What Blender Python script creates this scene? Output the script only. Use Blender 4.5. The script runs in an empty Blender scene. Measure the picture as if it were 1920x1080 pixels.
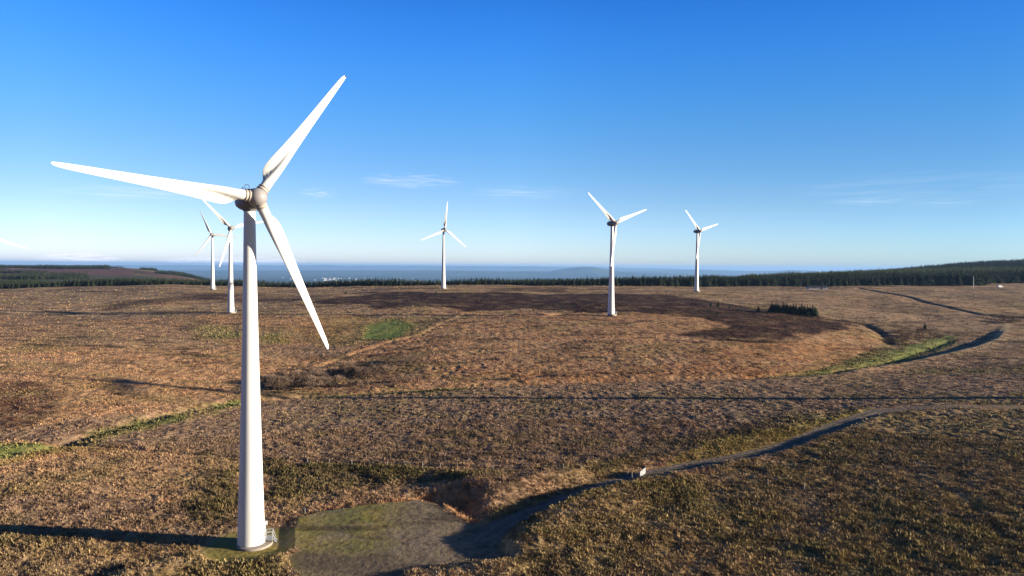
import bpy, math, random
import numpy as np
from mathutils import Vector, Matrix

# ------------------------------------------------------------------ camera
S = bpy.context.scene
COL = S.collection
F = 1280.0                      # focal length in pixels of a 1920 wide frame
CZ = 40.4                       # the drone hovers 40 m over the foot of the near turbine
PITCH, ROLL = math.radians(1.835), math.radians(0.4)
cam_d = bpy.data.cameras.new('camera')
cam = bpy.data.objects.new('camera', cam_d); COL.objects.link(cam)
cam_d.sensor_width = 36; cam_d.lens = 24; cam_d.clip_start = 0.5; cam_d.clip_end = 200000
cam.matrix_world = Matrix.Translation((0, 0, CZ)) @ Matrix.Rotation(math.pi/2 - PITCH, 4, 'X') @ Matrix.Rotation(ROLL, 4, 'Z')
S.camera = cam

# ------------------------------------------------------------------ sun, sky, exposure
SUN_EL = math.radians(9.6)
SUN_AZ = math.radians(97.0)     # clockwise from +Y (north): low in the east-south-east
sun_dir = Vector((math.sin(SUN_AZ)*math.cos(SUN_EL), math.cos(SUN_AZ)*math.cos(SUN_EL), math.sin(SUN_EL)))
sd = bpy.data.lights.new('sun', 'SUN'); sd.energy = 5.0; sd.angle = math.radians(0.5); sd.color = (1.0, 0.87, 0.70)
sun = bpy.data.objects.new('sun', sd); COL.objects.link(sun)
sun.rotation_euler = sun_dir.to_track_quat('Z', 'Y').to_euler()

W = bpy.data.worlds.new('World'); S.world = W; W.use_nodes = True
nt = W.node_tree; nt.nodes.clear()
def N(t, **k):
    n = nt.nodes.new(t)
    for a, b in k.items(): setattr(n, a, b)
    return n
def L(a, b): nt.links.new(a, b)
out = N('ShaderNodeOutputWorld'); bg = N('ShaderNodeBackground'); bg.inputs[1].default_value = 0.0985
sky = N('ShaderNodeTexSky'); sky.sky_type = 'NISHITA'; sky.sun_disc = False
sky.sun_elevation = SUN_EL; sky.sun_rotation = SUN_AZ; sky.altitude = 300
sky.air_density = 1.0; sky.dust_density = 0.4; sky.ozone_density = 3.0
hs = N('ShaderNodeHueSaturation'); hs.inputs['Saturation'].default_value = 1.25
L(sky.outputs[0], hs.inputs['Color'])
# thin cirrus wisps, fixed directions in the sky
tc = N('ShaderNodeTexCoord')
def wisp(direction, size, strength, scale):
    """an elongated patch of cirrus round a direction of the sky"""
    d = Vector(direction).normalized()
    e = Vector((0, 0, 1)).cross(d).normalized(); u = d.cross(e)
    res = []
    for ax, s in ((e, size[0]), (u, size[1])):
        n = N('ShaderNodeVectorMath', operation='DOT_PRODUCT'); n.inputs[1].default_value = ax/s
        L(tc.outputs['Generated'], n.inputs[0]); res.append(n.outputs['Value'])
    dd = N('ShaderNodeVectorMath', operation='DOT_PRODUCT'); dd.inputs[1].default_value = d
    L(tc.outputs['Generated'], dd.inputs[0])
    off = d.dot(e)
    a = N('ShaderNodeMath', operation='MULTIPLY'); L(res[0], a.inputs[0]); L(res[0], a.inputs[1])
    b = N('ShaderNodeMath', operation='MULTIPLY_ADD'); L(res[1], b.inputs[0]); L(res[1], b.inputs[1]); L(a.outputs[0], b.inputs[2])
    m = N('ShaderNodeMapRange'); m.inputs['From Min'].default_value = 1.0; m.inputs['From Max'].default_value = 0.0
    L(b.outputs[0], m.inputs['Value'])
    front = N('ShaderNodeMath', operation='GREATER_THAN'); front.inputs[1].default_value = 0; L(dd.outputs['Value'], front.inputs[0])
    cmb = N('ShaderNodeCombineXYZ'); L(res[0], cmb.inputs[0]); L(res[1], cmb.inputs[1])
    sk = N('ShaderNodeMapping'); sk.inputs['Scale'].default_value = (scale*0.5, scale*1.0, 1); sk.inputs['Rotation'].default_value = (0, 0, 0.3)
    sk.inputs['Location'].default_value = (size[0]*40, 0, 0)
    L(cmb.outputs[0], sk.inputs['Vector'])
    nz = N('ShaderNodeTexNoise'); nz.inputs['Scale'].default_value = 1.5; nz.inputs['Detail'].default_value = 6; nz.inputs['Distortion'].default_value = 0.8
    L(sk.outputs[0], nz.inputs['Vector'])
    m2 = N('ShaderNodeMapRange'); m2.inputs['From Min'].default_value = 0.42; m2.inputs['From Max'].default_value = 0.75
    L(nz.outputs[0], m2.inputs['Value'])
    p = N('ShaderNodeMath', operation='MULTIPLY'); L(m.outputs[0], p.inputs[0]); L(m2.outputs[0], p.inputs[1])
    q = N('ShaderNodeMath', operation='MULTIPLY'); L(p.outputs[0], q.inputs[0]); L(front.outputs[0], q.inputs[1])
    r = N('ShaderNodeMath', operation='MULTIPLY'); L(q.outputs[0], r.inputs[0]); r.inputs[1].default_value = strength
    return r.outputs[0]
def sky_dir(px, py): return ((px-960)/F, 1, (499+0.007*(px-960)-py)/F)
cur = hs.outputs[0]
for args in [(sky_dir(770, 340), (0.075, 0.012), 0.20, 2.6), (sky_dir(980, 362), (0.09, 0.012), 0.10, 2.4), (sky_dir(1620, 378), (0.05, 0.006), 0.22, 2.5),
             (sky_dir(1760, 380), (0.05, 0.007), 0.15, 2.5), (sky_dir(1720, 350), (0.16, 0.02), 0.09, 2.4), (sky_dir(240, 362), (0.10, 0.012), 0.10, 1.8),
             (sky_dir(150, 485), (0.05, 0.008), 0.4, 2.6), (sky_dir(440, 490), (0.10, 0.007), 0.5, 4.0), (sky_dir(600, 362), (0.03, 0.008), 0.15, 2.2)]:
    f = wisp(*args)
    mx = N('ShaderNodeMix', data_type='RGBA'); L(f, mx.inputs['Factor']); L(cur, mx.inputs['A']); mx.inputs['B'].default_value = (9.5, 8.4, 6.0, 1)
    cur = mx.outputs['Result']
# grade of the clear winter sky: by height above the horizon and by bearing, dimmed out of view to cut fill light
sp = N('ShaderNodeSeparateXYZ'); L(tc.outputs['Generated'], sp.inputs[0])
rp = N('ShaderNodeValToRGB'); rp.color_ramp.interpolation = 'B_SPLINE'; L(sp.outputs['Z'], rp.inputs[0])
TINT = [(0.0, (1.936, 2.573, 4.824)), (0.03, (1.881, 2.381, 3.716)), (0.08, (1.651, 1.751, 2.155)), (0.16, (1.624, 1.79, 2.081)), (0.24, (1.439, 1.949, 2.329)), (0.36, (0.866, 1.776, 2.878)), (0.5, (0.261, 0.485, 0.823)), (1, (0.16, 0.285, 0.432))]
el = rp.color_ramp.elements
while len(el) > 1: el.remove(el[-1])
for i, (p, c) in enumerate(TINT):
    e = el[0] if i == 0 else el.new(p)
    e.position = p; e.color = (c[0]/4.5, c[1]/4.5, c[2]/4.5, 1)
mr = N('ShaderNodeMapRange'); mr.inputs['From Min'].default_value = -1; mr.inputs['From Max'].default_value = 1
L(sp.outputs['X'], mr.inputs['Value'])
bx = N('ShaderNodeValToRGB'); L(mr.outputs[0], bx.inputs[0]); bel = bx.color_ramp.elements; bel.remove(bel[-1])
for i, (p, c) in enumerate([(0.0, (.75, 1.15, 2.4)), (0.22, (2.85, 2.3, 2.5)), (0.5, (2.85, 2.53, 2.71)), (0.78, (1.5, 1.65, 1.9))]):
    e = bel[0] if i == 0 else bel.new(p); e.position = p; e.color = (c[0]/4, c[1]/4, c[2]/4, 1)
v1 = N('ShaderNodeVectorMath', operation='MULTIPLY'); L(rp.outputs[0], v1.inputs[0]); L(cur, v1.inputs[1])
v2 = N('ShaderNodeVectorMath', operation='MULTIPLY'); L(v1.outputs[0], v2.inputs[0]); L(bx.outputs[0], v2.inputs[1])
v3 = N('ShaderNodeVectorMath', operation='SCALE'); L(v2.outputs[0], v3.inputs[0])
my = N('ShaderNodeMapRange'); my.inputs['From Min'].default_value = -.3; my.inputs['From Max'].default_value = .45; my.inputs['To Min'].default_value = 1.8; my.inputs['To Max'].default_value = 4.0   # sky behind the camera dimmed to lower the fill light
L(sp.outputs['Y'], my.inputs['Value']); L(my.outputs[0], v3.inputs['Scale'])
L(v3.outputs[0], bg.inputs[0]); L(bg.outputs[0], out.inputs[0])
S.view_settings.view_transform = 'Standard'; S.view_settings.look = 'None'
S.view_settings.exposure = 1.2; S.view_settings.gamma = 1
S.cycles.volume_bounces = 1
S.cycles.max_bounces = 6

# ------------------------------------------------------------------ helpers
rng = np.random.default_rng(7); random.seed(7)
_cp, _sp, _cr, _sr = math.cos(PITCH), math.sin(PITCH), math.cos(ROLL), math.sin(ROLL)
FW = np.array([0, _cp, -_sp]); U0 = np.array([0, _sp, _cp])
RT = np.array([_cr, 0, 0]) + _sr*U0; UP = -_sr*np.array([1., 0, 0]) + _cr*U0
def ray(px, py):
    d = FW + (px-960)/F*RT + (540-py)/F*UP
    return d/d[1]
def tag(o, label=None, cat=None, group=None, kind=None):
    if label: o['label'] = label
    if cat: o['category'] = cat
    if group: o['group'] = group
    if kind: o['kind'] = kind
    return o
def link(name, me, parent=None, mat=None):
    o = bpy.data.objects.new(name, me); COL.objects.link(o)
    if parent: o.parent = parent
    if mat and me and not me.materials: me.materials.append(mat)
    return o
def empty(name, loc=(0, 0, 0), rz=0):
    o = bpy.data.objects.new(name, None); COL.objects.link(o); o.location = loc; o.rotation_euler = (0, 0, rz); o.empty_display_size = 0.5
    return o
def copy_tree(o, parent=None):
    c = o.copy(); COL.objects.link(c)
    if parent: c.parent = parent
    for ch in list(o.children): copy_tree(ch, c)
    return c
def npmesh(name, V, tris=None, quads=None, col=None, smooth=False):
    V = np.asarray(V, np.float32); me = bpy.data.meshes.new(name)
    nt_ = 0 if tris is None else len(tris); nq = 0 if quads is None else len(quads)
    me.vertices.add(len(V)); me.vertices.foreach_set('co', V.ravel())
    idx = []; tot = []
    if nt_: idx.append(np.asarray(tris, np.int32).ravel()); tot.append(np.full(nt_, 3, np.int32))
    if nq: idx.append(np.asarray(quads, np.int32).ravel()); tot.append(np.full(nq, 4, np.int32))
    idx = np.concatenate(idx); tot = np.concatenate(tot); st = np.concatenate([[0], np.cumsum(tot)[:-1]]).astype(np.int32)
    me.loops.add(len(idx)); me.loops.foreach_set('vertex_index', idx)
    me.polygons.add(len(tot)); me.polygons.foreach_set('loop_start', st); me.polygons.foreach_set('loop_total', tot)
    if smooth: me.polygons.foreach_set('use_smooth', np.ones(len(tot), bool))
    me.update(calc_edges=True)
    if col is not None:
        a = me.color_attributes.new('tint', 'FLOAT_COLOR', 'POINT')
        c = np.ones((len(V), 4), np.float32); c[:, :3] = col; a.data.foreach_set('color', c.ravel())
    return me
class MB:
    """collects simple shapes and links them as ONE mesh"""
    def __init__(s): s.v = []; s.f = []; s.sm = []
    def add(s, vs, fs, smooth=False):
        b = len(s.v); s.v += [tuple(v) for v in vs]; s.f += [tuple(i+b for i in f) for f in fs]; s.sm += [smooth]*len(fs); return s
    def box(s, c, d, rz=0, tilt=0):
        cx, cy, cz = c; hx, hy, hz = d[0]/2, d[1]/2, d[2]/2; R = Matrix.Rotation(rz, 3, 'Z') @ Matrix.Rotation(tilt, 3, 'Y'); vs = []
        for x in (-hx, hx):
            for y in (-hy, hy):
                for z in (-hz, hz): vs.append(Vector(c) + R @ Vector((x, y, z)))
        return s.add(vs, [(0, 1, 3, 2), (4, 6, 7, 5), (0, 4, 5, 1), (2, 3, 7, 6), (0, 2, 6, 4), (1, 5, 7, 3)])
    def loft(s, rings, smooth=True, caps=True):
        n = len(rings[0]); vs = [p for r in rings for p in r]; fs = []
        for i in range(len(rings)-1):
            for j in range(n):
                a = i*n+j; b = i*n+(j+1) % n; fs.append((a, b, b+n, a+n))
        s.add(vs, fs, smooth)
        if caps:
            s.add(rings[0], [tuple(range(n))[::-1]]); s.add(rings[-1], [tuple(range(n))])
        return s
    def tube(s, p, q, r0, r1=None, n=8, smooth=True):
        r1 = r0 if r1 is None else r1; p = Vector(p); q = Vector(q); d = (q-p).normalized()
        a = d.orthogonal().normalized(); b = d.cross(a); R = []
        for c, r in ((p, r0), (q, r1)):
            R.append([c + r*(math.cos(t)*a + math.sin(t)*b) for t in [2*math.pi*k/n for k in range(n)]])
        return s.loft(R, smooth)
    def build(s, name, mat, parent=None):
        me = bpy.data.meshes.new(name); me.from_pydata([tuple(v) for v in s.v], [], s.f)
        me.polygons.foreach_set('use_smooth', s.sm); me.update()
        return link(name, me, parent, mat)
def ring(c, r, z, n=48): return [Vector((c[0]+r*math.cos(2*math.pi*k/n), c[1]+r*math.sin(2*math.pi*k/n), z)) for k in range(n)]

# noise -------------------------------------------------------------
def _h(ix, iy, seed):
    h = (ix.astype(np.int64)*374761393 + iy.astype(np.int64)*668265263 + seed*1442695041) & 0xffffffff
    h = ((h ^ (h >> 13))*1274126177) & 0xffffffff
    return ((h ^ (h >> 16)) & 0xffffff)/float(0xffffff)
def vnoise(x, y, seed=0):
    ix = np.floor(x); iy = np.floor(y); fx = x-ix; fy = y-iy
    fx = fx*fx*(3-2*fx); fy = fy*fy*(3-2*fy)
    a = _h(ix, iy, seed); b = _h(ix+1, iy, seed); c = _h(ix, iy+1, seed); d = _h(ix+1, iy+1, seed)
    return (a+(b-a)*fx) + ((c+(d-c)*fx)-(a+(b-a)*fx))*fy
def fbm(x, y, lam, octs=4, seed=0, gain=0.55):
    s = 0; a = 1; t = 0
    for o in range(octs):
        c, s_ = math.cos(o*1.1+seed), math.sin(o*1.1+seed)
        s = s + a*(vnoise((x*c-y*s_)/lam+o*17.3, (x*s_+y*c)/lam-o*9.1, seed+o)*2-1); t += a; a *= gain; lam *= 0.5
    return s/t
def sstep(x, a, b): t = np.clip((x-a)/(b-a), 0, 1); return t*t*(3-2*t)

# ------------------------------------------------------------------ terrain height
UU = np.array([-1400, 0, 150, 300, 400, 480, 600, 700, 860, 960, 1200, 1440, 1700, 1920, 3300], float)
ZT = {
 60:   [0, 0, 0, 0, 0, 0, 0, 0, .3, 1.0, 1.3, 1.5, 1.8, 2.2, 3],
 85:   [0, 0, 0, 0, 0, 0, 0, 0.3, 1.0, 1.4, 1.6, 1.8, 2.3, 3.0, 4],
 105:  [.5, 0.2, 0, 0, 0, 0, .2, 0.6, 1.3, 1.6, 1.8, 2.0, 2.6, 3.5, 5],
 150:  [1, .5, .3, -.3, -.6, -.6, -.6, -.4, .3, .8, 1.6, 2.7, 3.7, 4.6, 6],
 200:  [4, 3.0, 2.5, .6, -.6, -1.4, -1.2, -.6, .4, .9, 2, 3.2, 4.4, 5.6, 7],
 226:  [6, 4.4, 4.0, 2.4, 1.0, 0, -.2, .2, 1.0, 1.5, 2.5, 3.2, 3.6, 5.0, 8],
 245:  [6.5, 5.2, 5.0, 3.8, 3.0, 1.6, 1.4, 2.0, 3.6, 4.2, 5.0, 5.2, 3.4, 5.2, 9],
 300:  [8, 6.8, 6.8, 6.2, 5.8, 5.4, 5.6, 7.2, 7.6, 8.2, 9.0, 9.0, 4.5, 6.5, 10],
 370:  [9, 9, 9.2, 9.6, 9.8, 10, 9.5, 10.0, 12.4, 13, 14.35, 13.3, 8, 9.0, 13],
 403:  [9.5, 9.8, 10.2, 11, 11.6, 11.9, 12.0, 12.5, 14.0, 14.8, 15.4, 14.5, 10.5, 11.0, 14],
 450:  [10, 10.5, 11.5, 12.8, 13.4, 13.5, 14, 15, 17, 17.2, 17.5, 16, 14, 14, 16],
 570:  [12, 12.5, 14, 16.2, 17.0, 16.5, 17, 18.5, 20.9, 20.8, 20.7, 20.5, 19, 19, 20],
 625:  [12.5, 13, 15, 17.6, 17.5, 16.5, 16, 19.5, 22.8, 21.4, 21.3, 20.8, 20.3, 20, 20],
 700:  [12.8, 13.6, 16.2, 20.2, 21.0, 16.5, 16.0, 19.5, 22.0, 21.0, 21.0, 21.3, 21.6, 21.6, 22],
 800:  [11, 10, 12, 15, 15, 11, 11, 13, 15.5, 16, 17.5, 20, 22, 22.5, 23],
 950:  [9, 9, 10, 11, 10, 5, 4, 8, 10, 12, 15, 21, 26, 28, 30],
 1150: [9, 10, 10, 10, 4, -10, -15, -15, -12, -8, -4, 18, 29, 31, 33],
 1350: [12, 13.5, 12, 10, 3, -25, -30, -30, -30, -30, -20, 8, 26, 33, 35],
 1650: [18, 18, 18, 15, 8, -50, -60, -60, -60, -60, -50, -5, 36, 55, 60],
 2100: [27, 26, 29, 25, 14, -90, -100, -100, -100, -100, -90, -50, 15, 40, 60],
 2700: [10, 18, 24, 20, 5, -140, -150, -150, -150, -150, -150, -120, -60, -30, 0],
 3600: [-120, -130, -120, -120, -120, -180, -190, -190, -190, -190, -190, -180, -170, -160, -150],
 5200: [-215]*15, 8000: [-220]*15, 90000: [-220]*15}
_D = np.array(sorted(ZT)); _Z = np.array([ZT[d] for d in sorted(ZT)], float)
GU = np.linspace(-1400, 3300, 471); GL = np.linspace(math.log(55), math.log(90000), 700)
_t = np.array([np.interp(GU, UU, r) for r in _Z])
G = np.array([np.interp(GL, np.log(_D), _t[:, j]) for j in range(len(GU))]).T     # [D, u]
for _ in range(3):                                                                     # round the facets off
    k = 7; P = np.pad(G, ((0, 0), (k, k)), 'edge'); c = np.cumsum(np.pad(P, ((0, 0), (1, 0))), 1); G = (c[:, 2*k+1:]-c[:, :-2*k-1])/(2*k+1)
    k = 3; P = np.pad(G, ((k, k), (0, 0)), 'edge'); c = np.cumsum(np.pad(P, ((1, 0), (0, 0))), 0); G = (c[2*k+1:]-c[:-2*k-1])/(2*k+1)
def hbase(X, Y):
    Yc = np.maximum(Y, 55.0); u = np.clip(960+F*X/Yc, -1399, 3299); l = np.clip(np.log(Yc), GL[0], GL[-1]-1e-6)
    a = (u-GU[0])/(GU[1]-GU[0]); b = (l-GL[0])/(GL[1]-GL[0])
    i = np.clip(a.astype(int), 0, len(GU)-2); j = np.clip(b.astype(int), 0, len(GL)-2); fa = a-i; fb = b-j
    return (G[j, i]*(1-fa)+G[j, i+1]*fa)*(1-fb)+(G[j+1, i]*(1-fa)+G[j+1, i+1]*fa)*fb
def ground_pt(px, py, dmin=60, dmax=2600):
    """where the line of sight through a pixel meets the ground"""
    r = ray(px, py); D = np.geomspace(dmin, dmax, 2500); z = CZ+r[2]*D; h = hbase(r[0]*D, D)
    w = np.nonzero(z < h)[0]; k = w[0] if len(w) else np.argmin(z-h)
    return np.array([r[0]*D[k], D[k]])
def W_(pts): return np.array([ground_pt(*p) for p in pts])
def flat_pt(px, py, z): r = ray(px, py); D = (z-CZ)/r[2]; return np.array([r[0]*D, D])

def seg_dist(X, Y, P):
    """distance to a polyline, position along it (vertex units), signed side"""
    bd = np.full(X.shape, 1e9); bt = np.zeros(X.shape); bs = np.zeros(X.shape)
    for i in range(len(P)-1):
        a = P[i]; d = P[i+1]-a; l2 = d@d; t = np.clip(((X-a[0])*d[0]+(Y-a[1])*d[1])/l2, 0, 1)
        ex = X-a[0]-t*d[0]; ey = Y-a[1]-t*d[1]; q = np.hypot(ex, ey); m = q < bd
        bd[m] = q[m]; bt[m] = i+t[m]; bs[m] = np.sign(d[0]*ey-d[1]*ex)[m]
    return bd, bt, bs
def poly_sd(X, Y, P):
    """signed distance to a polygon, negative inside"""
    d, _, _ = seg_dist(X, Y, np.vstack([P, P[:1]])); ins = np.zeros(X.shape, bool); n = len(P)
    for i in range(n):
        x0, y0 = P[i]; x1, y1 = P[(i+1) % n]
        if y0 == y1: continue
        c = ((y0 > Y) != (y1 > Y)) & (X < (x1-x0)*(Y-y0)/(y1-y0)+x0); ins ^= c
    return np.where(ins, -d, d)
def near(X, Y, P, m): return (X > P[:, 0].min()-m) & (X < P[:, 0].max()+m) & (Y > P[:, 1].min()-m) & (Y < P[:, 1].max()+m)

# features measured on the ground
PAD = np.array([flat_pt(*p, 0.3) for p in [(548, 1092), (543, 1046), (552, 1032), (556, 1000), (558, 970), (600, 961), (700, 948), (780, 939), (815, 945), (845, 962), (880, 985),
      (925, 978), (940, 995), (938, 1022), (944, 1040), (958, 1054), (900, 1060), (820, 1064), (760, 1075), (700, 1110)]])
_rd = [(905, 1010, .3), (945, 983, .3), (1010, 955, .4), (1080, 930, .5), (1150, 907, .8), (1215, 890, 1.0), (1300, 872, 1.3), (1380, 858, 1.7), (1450, 843, 2.0), (1520, 817, 2.5), (1580, 793, 3.0), (1640, 772, 3.6), (1700, 765, 4.1), (1800, 762, 4.9), (1960, 764, 5.4), (2300, 770, 7)]
ROAD = np.array([flat_pt(a, b, c) for a, b, c in _rd]); ROADZ = np.array([c for a, b, c in _rd])
TB = np.array([-37.35, 97.26])            # foot of the near turbine
RAV = W_([(1500, 712), (1600, 694), (1690, 682), (1760, 667), (1830, 651), (1868, 636), (1882, 620), (1893, 604)])
DITCH = W_([(-60, 818), (100, 828), (240, 843), (450, 858), (600, 866), (780, 872), (950, 879), (1110, 884)])
PATH = W_([(500, 712), (590, 692), (640, 672), (737, 640), (790, 628), (830, 606), (858, 596), (872, 588)])
STREAM = W_([(-80, 870), (0, 850), (90, 838), (200, 806), (330, 772), (440, 752), (560, 742), (640, 737), (800, 727), (900, 722), (1100, 714), (1400, 707), (1560, 697), (1680, 668), (1780, 634)])
TRENCH = W_([(1610, 542), (1680, 551), (1730, 566), (1790, 580), (1840, 590), (1930, 596)])
EDGE = W_([(1150, 590), (1380, 596), (1560, 598), (1620, 606), (1650, 622), (1664, 640)])
OPENC = W_([(1040, 590), (1080, 583), (1130, 584)])
HOLLOW = np.array([flat_pt(800, 936, .5), flat_pt(850, 935, .5), flat_pt(890, 962, .5), flat_pt(900, 980, .5)])
FRONT_MOUND = np.array([flat_pt(900, 905, 1.2), flat_pt(975, 915, 1.2), flat_pt(1080, 900, 1.2)])

FM = [(np.array([flat_pt(*p) for p in [(250, 1075, .5), (400, 1045, .5), (520, 1050, .5)]]), .8, 3.2), (np.array([flat_pt(*p) for p in [(780, 1090, .5), (880, 1078, .5), (960, 1075, .8)]]), .55, 1.8),
      (np.array([flat_pt(*p) for p in [(1010, 1010, 1.4), (1080, 975, 1.4), (1200, 925, 1.6)]]), .7, 4.0)]
def height(X, Y, fine=None):
    """ground height; fine = local grid spacing (drops the bumps a grid cannot hold)"""
    h = hbase(X, Y)
    far = sstep(Y, 250, 420)
    h = h + fbm(X, Y, 60, 3, 3)*(0.15+1.3*far)*(1-sstep(Y, 3000, 6000)) + fbm(X, Y, 420, 3, 5)*3*sstep(Y, 900, 1800)*(1-sstep(Y, 3500, 6000))
    n = Y < 900
    if n.any():
        x, y = X[n], Y[n]; q = h[n]
        rough = np.ones(x.shape)
        # bank above the stream
        d, t, s = seg_dist(x, y, STREAM); q = q - 0.9*np.exp(-(d/2.6)**2)
        # ravine on the right: drops on its far side
        d, t, s = seg_dist(x, y, RAV); side = (s > 0)
        drop = sstep(d, 0.5, 5)*(1-sstep(d, 14, 60))*sstep(t, 0.1, 1.6)*(1-sstep(t, 4.8, 6.95))
        q = q + np.where(side, -1.5*drop, 0.45*np.exp(-(d/5)**2)*sstep(t, 0.1, 1.6)*(1-sstep(t, 4.8, 6.95)))
        for P, w, dep in ((DITCH, 0.7, 0.55), (PATH, 1.2, .12), (TRENCH, 2.2, 1.4), (EDGE, 3.0, 1.2), (OPENC, 3.5, 1.3), (HOLLOW, 2.7, 1.5)):
            d, t, s = seg_dist(x, y, P); q = q - dep*np.exp(-(d/w)**2)
            if P is PATH: q = q + .2*np.exp(-((d-3*np.sign(s))/2.0)**2)*(s > 0)
        q = q + .75*np.exp(-(np.hypot((x+30.2)/1.1, (y-98.5)/4.2))**2)
        for P, hh, rr in FM: d, t, s = seg_dist(x, y, P); q = q+hh*np.exp(-(d/rr)**2)
        d, t, s = seg_dist(x, y, FRONT_MOUND); q = q + 1.4*np.exp(-(d/6.0)**2)
        # rough hummocks
        lams = [(9, .07), (4.2, .09), (2.2, .13), (1.1, .12)]
        mow = np.zeros(x.shape)
        # clearing round the turbine
        rt = np.hypot(x-TB[0], y-TB[1]); k = 1-sstep(rt, 5.2, 8.5); q = q*(1-k)+0.0*k; mow = np.maximum(mow, k)
        # raised hard standing
        ds = poly_sd(x, y, PAD) + 0.6*fbm(x, y, 3.5, 3, 9); k = 1-sstep(ds, 0.0, 1.3); q = q*(1-k)+(0.42+0.03*fbm(x, y, 6, 2, 8))*k; mow = np.maximum(mow, k)
        d, t, s = seg_dist(x, y, ROAD)
        zr = np.interp(t, np.arange(len(ROADZ)), ROADZ)
        shoulder = np.where(s < 0, 0.58-.42*sstep(t, 3.5, 5.5), 0.0)*np.exp(-((d-4.6)/1.7)**2)*sstep(t, 1.0, 3.0)
        edge = d + 0.3*fbm(x, y, 5, 2, 19)
        k0 = 1-sstep(edge, 2.2, 3.9); k = np.where(s > 0, 1-sstep(edge, 2.2, 9.0), k0); crown = 0.05*(1-np.clip(d/2.2, 0, 1)**2) - 0.07*np.exp(-((d-0.95)/0.3)**2)
        q = (q+shoulder)*(1-k)+(zr+crown*k0)*k; mow = np.maximum(mow, k0)
        amp = (1-mow)
        for lam, a in lams:
            keep = 1.0 if fine is None else np.clip((lam/fine[n]-1.6)/1.6, 0, 1)
            v = fbm(x, y, lam, 1, int(lam*10)); v = (1-np.abs(v)*1.7)-.35
            q = q + a*v*keep*amp*(1+0.5*far[n])
        h = h.copy(); h[n] = q
    # far hills beyond the lowland
    f = Y > 5000
    if f.any():
        x, y = X[f], Y[f]; px = 960+F*x/y; q = h[f]
        def ridge(D, w, xs, zs):
            z = np.interp(px, xs, zs); z = z*(1+.10*fbm(px*1.0, y*0, 60, 4, 31)) ; return z*np.exp(-((y-D)/w)**2)
        q = q + 12*np.abs(fbm(x, y, 2500, 3, 21))
        q = q + ridge(9500, 1200, [-900, 200, 450, 700, 800, 1200, 3000], [50, 60, 45, 20, 10, 10, 10])
        q = q + ridge(23000, 2600, [-900, 420, 500, 640, 850, 960, 1030, 1060, 1090, 1115, 1140, 1170, 1250, 1320, 1500, 3000],
                      [90, 90, 95, 115, 135, 125, 140, 225, 283, 265, 190, 125, 100, 50, 5, 5])
        q = q + ridge(31000, 2500, [1000, 1150, 1220, 1310, 1380, 1440, 1500, 1560, 1585, 1600, 1635, 1660, 1750, 3000],
                      [60, 120, 175, 225, 185, 185, 245, 200, 170, 190, 235, 200, 170, 150])
        q = q + ridge(42000, 3000, [-900, 480, 700, 850, 1000, 1150, 1250, 1400, 3000], [270, 345, 370, 375, 395, 345, 300, 230, 180])
        h = h.copy(); h[f] = q
    return h - (X*X+Y*Y)/1.46e7                      # the curve of the earth, with refraction

# ------------------------------------------------------------------ ground cover colours (what grows where)
C = dict(tan=(.49, .31, .17), straw=(.56, .385, .215), mauve=(.35, .23, .145), bracken=(.48, .22, .085), orange=(.63, .34, .165), heather=(.050, .020, .018),
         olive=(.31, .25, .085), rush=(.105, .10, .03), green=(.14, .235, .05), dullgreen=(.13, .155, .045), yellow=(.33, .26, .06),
         moss=(.30, .25, .065), gravel=(.25, .19, .135), road=(.20, .155, .12), roadlight=(.28, .225, .17), dark=(.05, .035, .025), path=(.48, .36, .20), scrub=(.17, .11, .075))
for k in C: C[k] = np.array(C[k])
R_ = []; G_ = []
def reg(pts, c, soft, warp=0.0, amt=1.0, lam=None): (G_ if c in ('green', 'dullgreen', 'yellow', 'straw') else R_).append((W_(pts), C[c], soft, warp, amt, lam or max(4, warp*3)))
# large covers
reg([(-200, 600), (480, 590), (860, 600), (720, 650), (500, 720), (0, 840), (-300, 860)], 'orange', 25, 20, .8)
reg([(560, 690), (850, 600), (1000, 590), (1240, 590), (1600, 610), (1660, 640), (1560, 697), (1400, 708), (1100, 714), (800, 727), (540, 742)], 'orange', 8, 4, .85)
reg([(-100, 825), (440, 757), (640, 742), (900, 724), (1400, 709), (1560, 700), (1920, 690), (2000, 745), (1700, 752), (1450, 800), (1200, 860), (960, 876), (500, 862), (240, 838)], 'mauve', 5, 3, 1)
reg([(-200, 905), (0, 872), (240, 848), (450, 862), (450, 880), (350, 960), (-200, 985)], 'tan', 5, 5, .5)
reg([(-200, 940), (200, 930), (420, 950), (420, 1000), (0, 975), (-200, 970)], 'mauve', 4, 4, .7)
reg([(940, 1005), (1000, 965), (1200, 905), (1440, 866), (1600, 800), (1700, 776), (1960, 770), (2300, 800), (2300, 1200), (940, 1200)], 'olive', 4, 3, .62)
reg([(-300, 1010), (200, 1012), (430, 1018), (545, 1045), (545, 1200), (-300, 1200)], 'olive', 3, 3, .4)
reg([(640, 1120), (760, 1072), (960, 1060), (1000, 1200), (640, 1200)], 'straw', 2, 1, .55)
for P in ([(1150, 700), (1400, 640), (1650, 640), (1560, 695), (1400, 706)], [(560, 650), (700, 600), (640, 590), (480, 640)], [(900, 700), (1400, 690), (1420, 706), (1000, 716)], [(0, 590), (260, 600), (60, 612), (-200, 610)]):
    reg(P, 'bracken', 8, 7, .55)
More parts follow.
